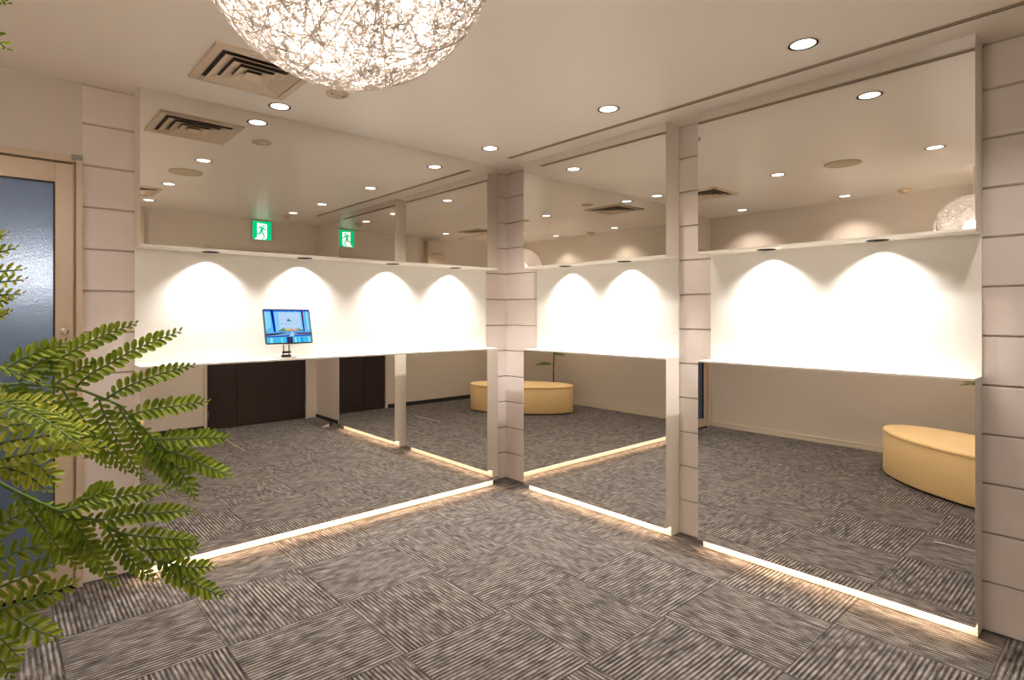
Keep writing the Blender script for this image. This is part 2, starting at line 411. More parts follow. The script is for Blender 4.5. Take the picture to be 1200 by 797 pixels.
# ------------------------------------------------------------------ mirror units
def mirror_unit(label, left, s0, s1, spots, spot_labels):
    mid = (s0+s1)/2
    base = (mid, 0, 0) if left else (0, mid, 0)
    t = thing('mirror_unit', label, 'mirror', base)
    def B(sa, sb, da, db, za, zb, bev=0):
        return bx(sa-base[0], sb-base[0], -db, -da, za, zb, bev=bev) if left else bx(-db, -da, sa-base[1], sb-base[1], za, zb, bev=bev)
    g = .004
    obj('back_panel', B(s0, s1, .001, .010, ZC, ZL-.006), M_panel, t)
    obj('lower_cabinet', B(s0, s1, g, P_-.0045, ZM, ZC-.009), M_white, t)
    o = obj('lower_mirror', B(s0, s1, P_-.004, P_, ZM-.001, ZC-.0095), M_mirror, t); o['label'] = 'tall frameless mirror below the worktop'
    obj('worktop', B(s0, s1, .0, P_+.002, ZC-.009, ZC), M_white, t)
    obj('upper_cabinet', B(s0, s1, g, P_-.0045, ZL+.004, H), M_white, t)
    o = obj('upper_mirror', B(s0, s1, P_-.004, P_, ZL+.0045, H), M_mirror, t); o['label'] = 'frameless mirror reaching the ceiling'
    obj('ledge', B(s0, s1, .0, P_+.002, ZL-.006, ZL+.004), M_white, t)
    obj('kick_board', B(s0, s1, 0.002, Q_, 0.004, ZM), M_white, t)
    o = obj('light_strip', B(s0+.01, s1-.01, Q_+.018, Q_+.030, ZM-.006, ZM-.001), M_strip, t); o['label'] = 'glowing led strip under the mirror'
    for s, lb in zip(spots, spot_labels):
        x, y = (s, -.082) if left else (-.082, s)
        k = thing('niche_spotlight', lb, 'spotlight', (x, y, ZL-.006), 'recessed spotlights under the mirror ledges')
        bm = bmesh.new(); lathe(bm, [(.049, 0), (.049, -.001), (.045, -.0014), (.045, -.0004)], 32)
        obj('trim_ring', bm, M_white, k, True)
        bm = bmesh.new(); lathe(bm, [(.045, -.0008), (.043, -.0034), (.020, -.0040), (.019, -.0042)], 32)
        obj('baffle', bm, M_dark, k, True)
        bm = bmesh.new(); lathe(bm, [(.019, -.0042), (0, -.0042)], 24)
        obj('lens', bm, M_dark, k)
        ld = bpy.data.lights.new('spot', 'SPOT'); ld.energy = NICHE_W; ld.color = NICHE_COL
        ld.spot_size = math.radians(122); ld.spot_blend = 1.0; ld.shadow_soft_size = 0.012
        lo = bpy.data.objects.new('spot_lamp', ld); COL.objects.link(lo); lo.parent = k; lo.location = (0, 0, -.014)
mirror_unit('widest of the mirror units, on the left wall, carrying the tablet', True, -2.568, -.219, (-2.227, -1.704, -1.098, -.576),
    ['recessed spotlight nearest the left end of the long ledge', 'recessed spotlight in the long ledge just above the tablet',
     'recessed spotlight in the long ledge, first one right of the tablet', 'recessed spotlight of the long ledge nearest the room corner'])
mirror_unit('mirror unit on the right wall beside the corner, showing the fern stem', False, -1.535, -.356, (-.704, -1.197),
    ['recessed spotlight in the middle unit ledge, nearer the room corner', 'recessed spotlight in the middle unit ledge, nearer the block pier'])
mirror_unit('nearest mirror unit at the right, reflecting the curved end of the ottoman', False, -2.921, -1.7365, (-2.078, -2.571),
    ['recessed spotlight in the nearest unit ledge, nearer the block pier', 'recessed spotlight in the nearest unit ledge, nearer the camera end'])

# ------------------------------------------------------------------ ceiling downlights
DL = [(-.575, -.47, 'ceiling downlight by the right wall closest to the room corner'),
      (-.575, -1.45, 'ceiling downlight in front of the middle mirror unit'),
      (-.575, -2.44, 'ceiling downlight in front of the nearest right mirror unit'),
      (-.60, -3.12, 'ceiling downlight beside the smoke detector near the exit sign, seen in the mirror'),
      (-1.945, -.32, 'ceiling downlight beside the square air diffuser by the long mirror'),
      (-1.955, -1.42, 'ceiling downlight seen in the mirror between diffuser and round speaker'),
      (-1.97, -2.43, 'ceiling downlight seen in the mirror just beyond the round speaker'),
      (-1.96, -3.34, 'ceiling downlight seen in the mirror beside the far air grille'),
      (-3.29, -.50, 'ceiling downlight near the glazed door, seen in the nearest right mirror'),
      (-3.30, -1.48, 'ceiling downlight in the middle of the row along the ottoman wall'),
      (-3.30, -2.50, 'ceiling downlight above the potted fern, seen in the middle mirror')]
dl0 = None
def downlight(x, y, lb):
    global dl0
    if dl0 is None:
        t = thing('ceiling_downlight', lb, 'ceiling light', (x, y, H), 'recessed ceiling downlights')
        bm = bmesh.new(); lathe(bm, [(.062, 0), (.062, -.0015), (.0565, -.003), (.0555, -.001)], 40); obj('trim_ring', bm, M_vent, t, True)
        bm = bmesh.new(); lathe(bm, [(.0555, -.0005), (.0555, -.003), (.047, -.0022), (.047, -.0005)], 40); obj('shadow_ring', bm, M_dark, t, True)
        bm = bmesh.new(); lathe(bm, [(.047, -.0012), (0, -.0012)], 40); obj('lamp_disc', bm, M_lampdisc, t)
        ld = bpy.data.lights.new('down', 'SPOT'); ld.energy = DOWN_W; ld.color = DOWN_COL
        ld.spot_size = math.radians(116); ld.spot_blend = 0.95; ld.shadow_soft_size = 0.02
        lo = bpy.data.objects.new('spot_lamp', ld); COL.objects.link(lo); lo.parent = t; lo.location = (0, 0, -.024)
        dl0 = t; return
    r = dl0.copy(); COL.objects.link(r); r.location = (x, y, H); r['label'] = lb
    for ch in list(dl0.children):
        c = ch.copy(); COL.objects.link(c); c.parent = r
for a in DL: downlight(*a)

# ------------------------------------------------------------------ ceiling fittings
def sq_ring(bm, r0, z0, r1, z1, mi=0):
    """sloping square skirt between half-width r0 at z0 and r1 at z1"""
    for k in range(4):
        a = [(-1, -1), (1, -1), (1, 1), (-1, 1)]
        p, q = a[k], a[(k+1) % 4]
        poly(bm, [(p[0]*r0, p[1]*r0, z0), (q[0]*r0, q[1]*r0, z0), (q[0]*r1, q[1]*r1, z1), (p[0]*r1, p[1]*r1, z1)], mi)

def diffuser(x, y, lb):
    t = thing('air_diffuser', lb, 'air vent', (x, y, H), 'square ceiling air diffusers')
    bm = bmesh.new()
    sq_ring(bm, .224, 0, .221, -.012); sq_ring(bm, .221, -.012, .190, -.014); sq_ring(bm, .190, -.014, .178, -.002)
    obj('outer_frame', bm, M_vent, t)
    bm = bmesh.new(); poly(bm, [(-.19, -.19, -.001), (.19, -.19, -.001), (.19, .19, -.001), (-.19, .19, -.001)])
    obj('dark_throat', bm, M_throat, t)
    for r in (.170, .122, .080):
        bm = bmesh.new(); sq_ring(bm, r, -.020, r-.043, -.0025); sq_ring(bm, r-.003, -.0205, r-.046, -.003); sq_ring(bm, r, -.020, r-.003, -.0205)
        obj('louvre_ring', bm, M_vent, t)
    obj('centre_plate', bx(-.040, .040, -.040, .040, -.022, -.019, bev=.0008), M_vent, t)
    return t
diffuser(-2.20, -.665, 'square beige ceiling air diffuser beside the hanging lattice globe')
diffuser(-2.19, -2.86, 'square ceiling air diffuser at the far left, seen in the mirror')

bm = bmesh.new(); lathe(bm, [(.122, 0), (.122, -.004), (.110, -.006), (.108, -.004), (0, -.0045)], 48)
tag(obj('ceiling_speaker', bm, M_speaker), 'round beige ceiling speaker seen in the mirrors', 'speaker').location = (-1.965, -1.88, H)
t = thing('sprinkler_plate', 'small round ceiling plate touching the lower edge of the globe', 'sprinkler', (-1.79, -.69, H))
bm = bmesh.new(); lathe(bm, [(.062, 0), (.060, -.006), (.044, -.009), (.042, -.006), (.020, -.006), (.018, -.010), (0, -.011)], 36); obj('cover', bm, M_vent, t, True)
obj('clip', bx(-.036, -.028, -.006, .006, -.0085, -.006), M_steel, t); obj('clip', bx(.028, .036, -.006, .006, -.0085, -.006), M_steel, t)
for x, y, lb in ((-.60, -3.30, 'smoke detector above the exit sign, seen in the left mirror'), (-3.38, -1.93, 'smoke detector near the globe, seen in the right mirrors')):
    t = thing('smoke_detector', lb, 'smoke detector', (x, y, H), 'smoke detectors')
    bm = bmesh.new(); lathe(bm, [(.055, 0), (.055, -.010), (.048, -.016), (.036, -.018)], 32); obj('base', bm, M_dome, t, True)
    bm = bmesh.new(); lathe(bm, [(.036, -.016), (.034, -.030), (.022, -.040), (0, -.042)], 32); obj('sensor_dome', bm, M_dome, t, True)
# linear slot along the right wall
t = thing('ceiling_slot', 'long dark linear ceiling slot running above the right wall mirrors', 'ceiling track', (-.315, -1.76, H))
b = bx(-.019, -.014, -1.39, 1.39, -.003, 0); box(b, .014, .019, -1.39, 1.39, -.003, 0); box(b, -.003, .003, -1.39, 1.39, -.0025, 0)
box(b, -.014, .014, -1.39, -1.385, -.003, 0); box(b, -.014, .014, 1.385, 1.39, -.003, 0)
obj('rail', b, M_vent, t)
obj('slot_gap', bx(-.014, .014, -1.385, 1.385, -.0012, 0), M_dark, t)
# access hatch
t = thing('ceiling_hatch', 'square ceiling access hatch near the far corner, seen in the mirror', 'hatch', (-2.62, -3.40, H))
bm = bmesh.new(); sq_ring(bm, .228, 0, .228, -.004); sq_ring(bm, .228, -.004, .214, -.004); sq_ring(bm, .214, -.004, .214, 0)
obj('hatch_frame', bm, M_vent, t); obj('hatch_panel', bx(-.21, .21, -.21, .21, -.002, 0), M_ceil, t)

# ------------------------------------------------------------------ pendant lattice globe
PC = Vector((-2.67, -2.52, 1.946)); PR = 0.25
def globe():
    t = thing('pendant_lamp', 'large white globe lamp of tangled fibre strands hanging from the ceiling', 'lamp', (PC.x, PC.y, PC.z))
    rng = np.random.default_rng(7)
    verts = []; faces = []
    def arcs(n, lmin, lmax, wmin, wmax, r0, r1):
        for _ in range(n):
            p = rng.normal(size=3); p /= np.linalg.norm(p)
            q = rng.normal(size=3); q -= q.dot(p)*p; q /= np.linalg.norm(q)
            # slightly off great-circle
            L_ = rng.uniform(lmin, lmax); wd = rng.uniform(wmin, wmax)/2; R_ = rng.uniform(r0, r1)
            k = rng.uniform(-.35, .35); ax = np.cross(p, q)
            m = max(4, int(L_/.16)); ring = []
            for i in range(m+1):
                a = L_*i/m
                d = p*math.cos(a) + q*math.sin(a) + ax*k*math.sin(a)*0.5
                d /= np.linalg.norm(d)
                tg = -p*math.sin(a) + q*math.cos(a); sd = np.cross(d, tg); sd /= np.linalg.norm(sd)
                base = len(verts)
                verts.append(tuple(d*(R_+wd*.8))); verts.append(tuple(d*(R_-wd*.5) + sd*wd)); verts.append(tuple(d*(R_-wd*.5) - sd*wd))
                ring.append(base)
            for a_, b_ in zip(ring, ring[1:]):
                for j in range(3):
                    faces.append((a_+j, a_+(j+1) % 3, b_+(j+1) % 3, b_+j))
    arcs(6200, .35, 1.0, .0011, .0019, .246, .2495)
    arcs(160, .8, 2.0, .0022, .0032, .2485, .2505)
    o = obj('lattice_shade', (verts, faces), M_strand, t, True); o['label'] = 'tangled white fibre globe'
    bm = bmesh.new(); bmesh.ops.create_uvsphere(bm, u_segments=24, v_segments=16, radius=.058)
    o = obj('bulb', bm, M_bulb, t, True)
    bm = bmesh.new(); lathe(bm, [(.0, .13), (.02, .13), (.022, .06), (.028, .052), (.0, .05)], 20); obj('lamp_holder', bm, M_white, t, True)
    bm = bmesh.new(); tube(bm, [(0, 0, .13), (0, 0, H-PC.z-.02)], .004, 8); obj('cord', bm, M_white, t)
    bm = bmesh.new(); lathe(bm, [(0, H-PC.z-.03), (.02, H-PC.z-.028), (.045, H-PC.z-.012), (.05, H-PC.z)], 32); obj('ceiling_rose', bm, M_white, t, True)
globe()

# ------------------------------------------------------------------ ottoman
def ottoman():
    t = thing('ottoman', 'long oval cream leather ottoman under the globe lamp, seen in the mirrors', 'ottoman', (-2.592, -2.49, 0))
    t.rotation_euler = (0, 0, .651)
    A, B_ = .328, .70; n = 72
    def loops(prof, cap_top=True, cap_bot=True):
        bm = bmesh.new(); R = []
        for off, z in prof:
            R.append([bm.verts.new(((A+off)*math.cos(2*PI*i/n), (B_+off)*math.sin(2*PI*i/n), z)) for i in range(n)])
        for a, b in zip(R, R[1:]):
            for i in range(n): bm.faces.new((a[i], a[(i+1) % n], b[(i+1) % n], b[i])).smooth = True
        if cap_top: bm.faces.new(R[-1])
        if cap_bot: bm.faces.new(R[0][::-1])
        return bm
    obj('plinth', loops([(-.03, 0), (-.03, .016)]), M_black, t)
    obj('body', loops([(-.004, .016), (0, .022), (0, .332), (-.004, .338), (-.006, .3385)]), M_ott, t)
    obj('seat_top', loops([(-.006, .3385), (.002, .342), (.004, .350), (-.001, .360), (-.012, .367), (-.06, .371), (-.15, .374)]), M_ott, t)
    bm = bmesh.new(); pts = [((A+.002)*math.cos(2*PI*i/48), (B_+.002)*math.sin(2*PI*i/48), .339) for i in range(49)]
    tube(bm, pts, .0022, 5, cap=False); obj('seam_piping', bm, M_ott, t)
ottoman()

# ------------------------------------------------------------------ tablet on its stand
def tablet():
    t = thing('tablet_stand', 'small metal desk stand holding the tablet on the long worktop', 'stand', (-1.815, -.092, ZC))
    bm = bmesh.new()
    prof = [(1, 0), (1, .004), (.96, .007)]
    R = [[bm.verts.new((.072*k*math.copysign(abs(math.cos(a))**.55, math.cos(a)), .046*k*math.copysign(abs(math.sin(a))**.55, math.sin(a)), z)) for a in [2*PI*i/32 for i in range(32)]] for k, z in prof]
    for a, b in zip(R, R[1:]):
        for i in range(32): bm.faces.new((a[i], a[(i+1) % 32], b[(i+1) % 32], b[i]))
    bm.faces.new(R[-1]); bm.faces.new(R[0][::-1])
    obj('stand_base', bm, M_basemetal, t)
    for x in (-.019, .013):
        bm = bmesh.new(); tube(bm, [(x, .010, .006), (x, .004, .04), (x, .010, .095)], .0042, 8); obj('stand_arm', bm, M_steel, t)
    bm = bmesh.new(); tube(bm, [(-.028, .010, .012), (.024, .010, .012)], .009, 12); tube(bm, [(-.026, .004, .035), (.022, .004, .035)], .007, 12)
    obj('stand_hinge', bm, M_black, t)
    b = bx(-.034, .034, .0, .006, .082, .13); box(b, .05, .078, -.022, .004, .0805, .0835, bev=.001); box(b, -.034, -.01, -.022, .004, .0795, .0825, bev=.001)
    box(b, -.034, .078, -.002, .006, .0795, .0965, bev=.001)
    obj('support_cradle', b, M_white, t)
    # tablet: lies on the cradle leaning back
    W2, H2 = .1395, .1045
    tt = thing('tablet', 'tablet showing a blue picture, propped above the long worktop', 'tablet', (-1.806, -.113, ZC+.0855))
    tt.rotation_euler = (-math.radians(15.5), 0, 0)
    bm = bmesh.new()
    def rr(w_, h_, r, y, n=5):
        out = []
        for cx, cz, a0 in ((w_-r, 2*h_-r, 0), (-w_+r, 2*h_-r, PI/2), (-w_+r, r, PI), (w_-r, r, 1.5*PI)):
            for i in range(n+1):
                a = a0 + (PI/2)*i/n; out.append(bm.verts.new((cx+r*math.cos(a), y, cz+r*math.sin(a))))
        return out
    a = rr(W2, H2, .009, 0); c = rr(W2, H2, .009, .006); bm.faces.new(a); bm.faces.new(c[::-1])
    for i in range(len(a)): bm.faces.new((a[i], c[i], c[(i+1) % len(a)], a[(i+1) % len(a)]))
    bmesh.ops.recalc_face_normals(bm, faces=bm.faces)
    obj('tablet_body', bm, M_black, tt)
    # the picture on the screen, drawn as flat coloured shapes; u, v in 0..1 from the lower left
    pal = {}; mats = []
    def C(c):
        if c not in pal:
            pal[c] = len(mats); mats.append(emat('screen_%d' % len(mats), tuple((x/255)**2.2 for x in c), 0.64))
        return pal[c]
    bm = bmesh.new(); sw, sh, m_ = W2-.0065, 2*H2-.013, .0065
    lay = [0]
    def P(pts, c):
        lay[0] += 1; y = -.0004 - .00001*lay[0]
        poly(bm, [(-sw + u*2*sw, y, m_ + v*sh) for u, v in pts], C(c))
    def Rct(u0, v0, u1, v1, c): P([(u0, v0), (u1, v0), (u1, v1), (u0, v1)], c)
    Rct(0, 0, 1, 1, (95, 190, 240)); Rct(0, .95, 1, 1, (20, 90, 200))
    rnd = random.Random(3)
    for i in range(36):
        u = rnd.random()*.97; v = .34+rnd.random()*.15; Rct(u, v, min(1, u+.012+rnd.random()*.03), .95, rnd.choice([(130, 215, 250), (165, 225, 250), (110, 195, 245), (150, 200, 245), (185, 225, 250)]))
    Rct(.29, .40, .80, .93, (175, 212, 246)); Rct(.34, .46, .76, .90, (190, 215, 245))
    for i in range(9): Rct(.30+i*.055, .36, .31+i*.055, .93, (140, 195, 240))
    Rct(.27, .33, .84, .38, (90, 150, 215))
    for i, c in enumerate([(90, 130, 90), (120, 150, 60), (190, 170, 40), (220, 170, 30), (240, 180, 50), (230, 150, 150), (215, 160, 170), (200, 170, 175), (150, 150, 80), (90, 120, 60)]):
        u = .33+i*.047; hh = .05+.03*math.sin(i*1.9)
        P([(u-.02, .36), (u+.055, .36), (u+.045, .36+hh), (u+.018, .38+hh), (u-.005, .36+hh*.9)], c)
    P([(.14, 1), (.20, 1), (.22, .33), (.17, .33)], (20, 60, 190)); P([(.15, 1), (.18, 1), (.20, .33), (.185, .33)], (15, 25, 110))
    P([(.82, 1), (.865, 1), (.865, .33), (.83, .33)], (20, 60, 190)); P([(.835, 1), (.862, 1), (.862, .36), (.842, .36)], (110, 20, 60))
    Rct(0, .17, 1, .32, (110, 160, 215)); P([(0, .27), (.42, .32), (.42, .30), (.2, .24), (0, .22)], (60, 50, 80))
    P([(0, .20), (1, .24), (1, .20), (0, .165)], (35, 80, 170)); P([(.62, .30), (1, .29), (1, .25), (.70, .26)], (90, 30, 50)); P([(.5, .18), (.56, .33), (.59, .33), (.62, .2)], (170, 205, 245))
    Rct(0, 0, 1, .16, (70, 185, 235))
    for i in range(16):
        u = rnd.random()*.95; Rct(u, 0, u+.04, .16, rnd.choice([(40, 160, 225), (110, 215, 245), (150, 225, 245)]))
    Rct(.44, 0, .57, .17, (50, 50, 70)); Rct(.485, .075, .53, .105, (50, 70, 230))
    P([(.47, .65), (.52, .75), (.545, .69), (.56, .70), (.59, .65)], (40, 140, 150)); P([(.50, .65), (.52, .69), (.535, .65)], (20, 90, 120))
    # small pale logotype under the mountain mark
    gl = 'NOOEITA'
    strokes = {'N': [((0, 0), (0, 1)), ((0, 1), (1, 0)), ((1, 0), (1, 1))], 'O': [((0, 0), (0, 1)), ((0, 1), (1, 1)), ((1, 1), (1, 0)), ((1, 0), (0, 0))],
               'E': [((0, 0), (0, 1)), ((0, 1), (1, 1)), ((0, .5), (.8, .5)), ((0, 0), (1, 0))], 'I': [((.5, 0), (.5, 1))],
               'T': [((0, 1), (1, 1)), ((.5, 0), (.5, 1))], 'A': [((0, 0), (.5, 1)), ((.5, 1), (1, 0)), ((.2, .4), (.8, .4))]}
    for i, ch in enumerate(gl):
        u0 = .34 + i*.053
        for (a0, b0), (a1, b1) in strokes[ch]:
            x0, z0, x1, z1 = u0+a0*.028, .555+b0*.04, u0+a1*.028, .555+b1*.04
            dx, dz = x1-x0, z1-z0; l = math.hypot(dx, dz); nx, nz = -dz/l*.0028, dx/l*.0028
            P([(x0-nx, z0-nz), (x1-nx, z1-nz), (x1+nx, z1+nz), (x0+nx, z0+nz)], (110, 140, 200))
    o = obj('screen', bm, mats, tt); o['label'] = 'lit blue tablet screen with a mountain mark and faint lettering'
    bm = bmesh.new(); lathe(bm, [(0, 0), (.0016, 0), (.0016, .0003)], 12)
tablet()

# ------------------------------------------------------------------ exit sign
def exit_sign():
    x0, x1, z0, z1 = -.815, -.575, 2.180, 2.420
    t = thing('exit_sign', 'square green running man exit sign above the double door, seen in the left mirror', 'exit sign', (-.695, YB, z0))
    W = .24
    b = bx(-.12, .12, 0, .03, 0, .24, bev=.004); obj('sign_housing', b, mat('sign_housing_paint', (0.62, .42, .32), 0.5, noise=(20, .02)), t)
    G = emat('sign_green', (0.0, 0.60, 0.22), 0.8); Wt = emat('sign_white', (0.86, 1.0, 0.95), 1.0)
    bm = bmesh.new(); lay = [0]
    def P(pts, mi):
        lay[0] += 1; y = .0305 + .00012*lay[0]
        poly(bm, [(-.111 + u*.222, y, .009 + v*.222) for u, v in pts], mi)
    P([(0, 0), (1, 0), (1, 1), (0, 1)], 0)
    P([(.24, .90), (.76, .86), (.76, .12), (.70, .02), (.10, .02), (.24, .16)], 1)
    def px(pts): return [((a-250)/350, 1-(b_-295)/375) for a, b_ in pts]
    def limb(p, q, w0, w1, mi=0):
        (a, b_), (c, d) = px([p, q]); l = math.hypot(c-a, d-b_); nx, ny = -(d-b_)/l, (c-a)/l
        P([(a-nx*w0, b_-ny*w0), (c-nx*w1, d-ny*w1), (c+nx*w1, d+ny*w1), (a+nx*w0, b_+ny*w0)], mi)
    (hx, hy), = px([(457, 383)]); P([(hx+.055*math.cos(2*PI*i/14), hy+.052*math.sin(2*PI*i/14)) for i in range(14)], 0)
    limb((440, 415), (402, 490), .075, .055); limb((405, 410), (370, 425), .035, .032); limb((425, 415), (385, 410), .05, .035); limb((372, 420), (356, 458), .032, .022)
    limb((445, 420), (478, 462), .035, .028); limb((475, 460), (512, 472), .028, .02)
    limb((405, 480), (392, 545), .05, .035); limb((400, 545), (322, 548), .035, .025)
    limb((415, 485), (450, 560), .045, .035); limb((448, 555), (470, 620), .035, .025); limb((465, 622), (425, 660), .025, .02)
    limb((330, 560), (280, 640), .035, .045); limb((520, 630), (490, 665), .02, .03)
    obj('sign_panel', bm, [G, Wt], t)
exit_sign()

# beige cabinet high on the back wall
t = thing('wall_cabinet', 'beige box with a grey slot high on the back wall, seen in the corner mirror', 'cabinet', (-2.09, YB, 1.90))
b = bx(-.155, .155, 0, .11, 0, .47, bev=.006); obj('cabinet_body', b, M_vent, t)
obj('slot_grille', bx(-.10, .10, .11, .113, .275, .298), mat('slot_grey', (.22, .2, .22), .5, noise=(40, .1)), t)
obj('cover_panel', bx(-.145, .145, .11, .1115, .02, .45), M_vent, t)

# small things on the floor
t = thing('door_stop', 'small cream and black door stop on the carpet by the right wall end', 'door stop', (-.19, -3.16, 0))
bm = bmesh.new(); poly(bm, [(-.04, -.02, 0), (.04, -.02, 0), (.04, .02, 0), (-.04, .02, 0)]); bm.free()
bm = bmesh.new()
vs = [bm.verts.new(p) for p in ((-.045, -.018, 0), (.03, -.018, 0), (.03, .018, 0), (-.045, .018, 0), (-.045, -.018, .006), (.03, -.018, .028), (.03, .018, .028), (-.045, .018, .006))]
for f in ((3, 2, 1, 0), (4, 5, 6, 7), (0, 1, 5, 4), (1, 2, 6, 5), (2, 3, 7, 6), (3, 0, 4, 7)): bm.faces.new([vs[i] for i in f])
obj('wedge', bm, mat('cream_plastic', (.75, .68, .55), .5, noise=(20, .05)), t)
bm = bmesh.new(); lathe(bm, [(0, .05), (.014, .047), (.02, .036), (.014, .027), (.010, .0), (0, 0)], 16, c=(.05, .0)); obj('rubber_knob', bm, M_black, t, True)
bm = bmesh.new(); tube(bm, [(-1.29+.004*math.sin(k*1.3), -3.10+k*.054, .0025) for k in range(11)], .0022, 6)
tag(obj('floor_cable', bm, mat('pale_cable', (.66, .60, .5), .5, noise=(30, .05))), 'thin pale cable lying straight on the carpet, seen in the mirrors', 'cable')

# ------------------------------------------------------------------ potted fern
FWD = Vector((math.cos(YAW), math.sin(YAW), 0)); RGT = Vector((math.sin(YAW), -math.cos(YAW), 0)); UP = Vector((0, 0, 1))
def W3(px_, py_, d):            # a point of the room, d metres in front of the camera
    return CAM + FWD*d + RGT*((px_-U0)/F*d) + UP*((V0-py_)/F*d)

def resample(pts, n):
    P = [Vector(p) for p in pts]
    # Catmull-Rom then even spacing
    Q = []
    for i in range(len(P)-1):
        p0 = P[max(i-1, 0)]; p1 = P[i]; p2 = P[i+1]; p3 = P[min(i+2, len(P)-1)]
        for k in range(8):
            t_ = k/8
            Q.append(0.5*((2*p1) + (p2-p0)*t_ + (2*p0-5*p1+4*p2-p3)*t_*t_ + (3*p1-p0-3*p2+p3)*t_**3))
    Q.append(P[-1])
    d = [0]
    for a, b_ in zip(Q, Q[1:]): d.append(d[-1] + (b_-a).length)
    out = []; j = 0
    for i in range(n):
        s = d[-1]*i/(n-1)
        while j < len(d)-2 and d[j+1] < s: j += 1
        f = (s-d[j])/max(1e-9, d[j+1]-d[j]); out.append(Q[j].lerp(Q[j+1], min(1, f)))
    return out, d[-1]

def pinna_mesh(pts, leaf, space, nrm, vee, rnd, start=.06, mi=0):
    L0 = resample(pts, 12)[1]
    n = max(6, int(L0/space)); line, L_ = resample(pts, n+1)
    bm = bmesh.new()
    fine, _ = resample(pts, 12)
    tube(bm, fine, [.0019*(1-.65*i/11) for i in range(12)], 5, mi=1)
    for i in range(int(n*start), n+1):
        p = line[i]; t_ = (line[min(i+1, n)] - line[max(i-1, 0)]).normalized()
        s_ = nrm.cross(t_)
        if s_.length < .05: s_ = UP.cross(t_)
        s_.normalize(); nn = t_.cross(s_).normalized()
        f = i/n
        ll = leaf*min(1, .55+f*3.2)*min(1, .38+(1-f)*2.3)
        for sg in (-1, 1):
            l = ll*rnd.uniform(.88, 1.08); ang = math.radians(rnd.uniform(56, 66) - 22*f*f)
            d = (t_*math.cos(ang) + s_*sg*math.sin(ang)*math.cos(vee) + nn*math.sin(vee+rnd.uniform(-.12, .12))).normalized()
            wdir = d.cross(nn).normalized(); tip_dir = nn
            q = p + t_*space*(.22*sg)
            w_ = l*.235; sections = [(.0, .22), (.12, .55), (.32, .95), (.62, 1.0), (.85, .78), (.97, .36)]
            ctr = []; A = []; B_ = []
            for u, k in sections:
                c = q + d*l*u - tip_dir*l*.16*u*u
                ctr.append(bm.verts.new(c)); A.append(bm.verts.new(c + wdir*w_*k + tip_dir*w_*.22*k)); B_.append(bm.verts.new(c - wdir*w_*k + tip_dir*w_*.22*k))
            tp = bm.verts.new(q + d*l - tip_dir*l*.16)
            for a in range(len(sections)-1):
                for S_ in (A, B_):
                    fc = bm.faces.new((ctr[a], ctr[a+1], S_[a+1], S_[a])); fc.smooth = True; fc.material_index = mi
            for S_ in (A, B_):
                fc = bm.faces.new((ctr[-1], tp, S_[-1])); fc.material_index = mi
    return bm

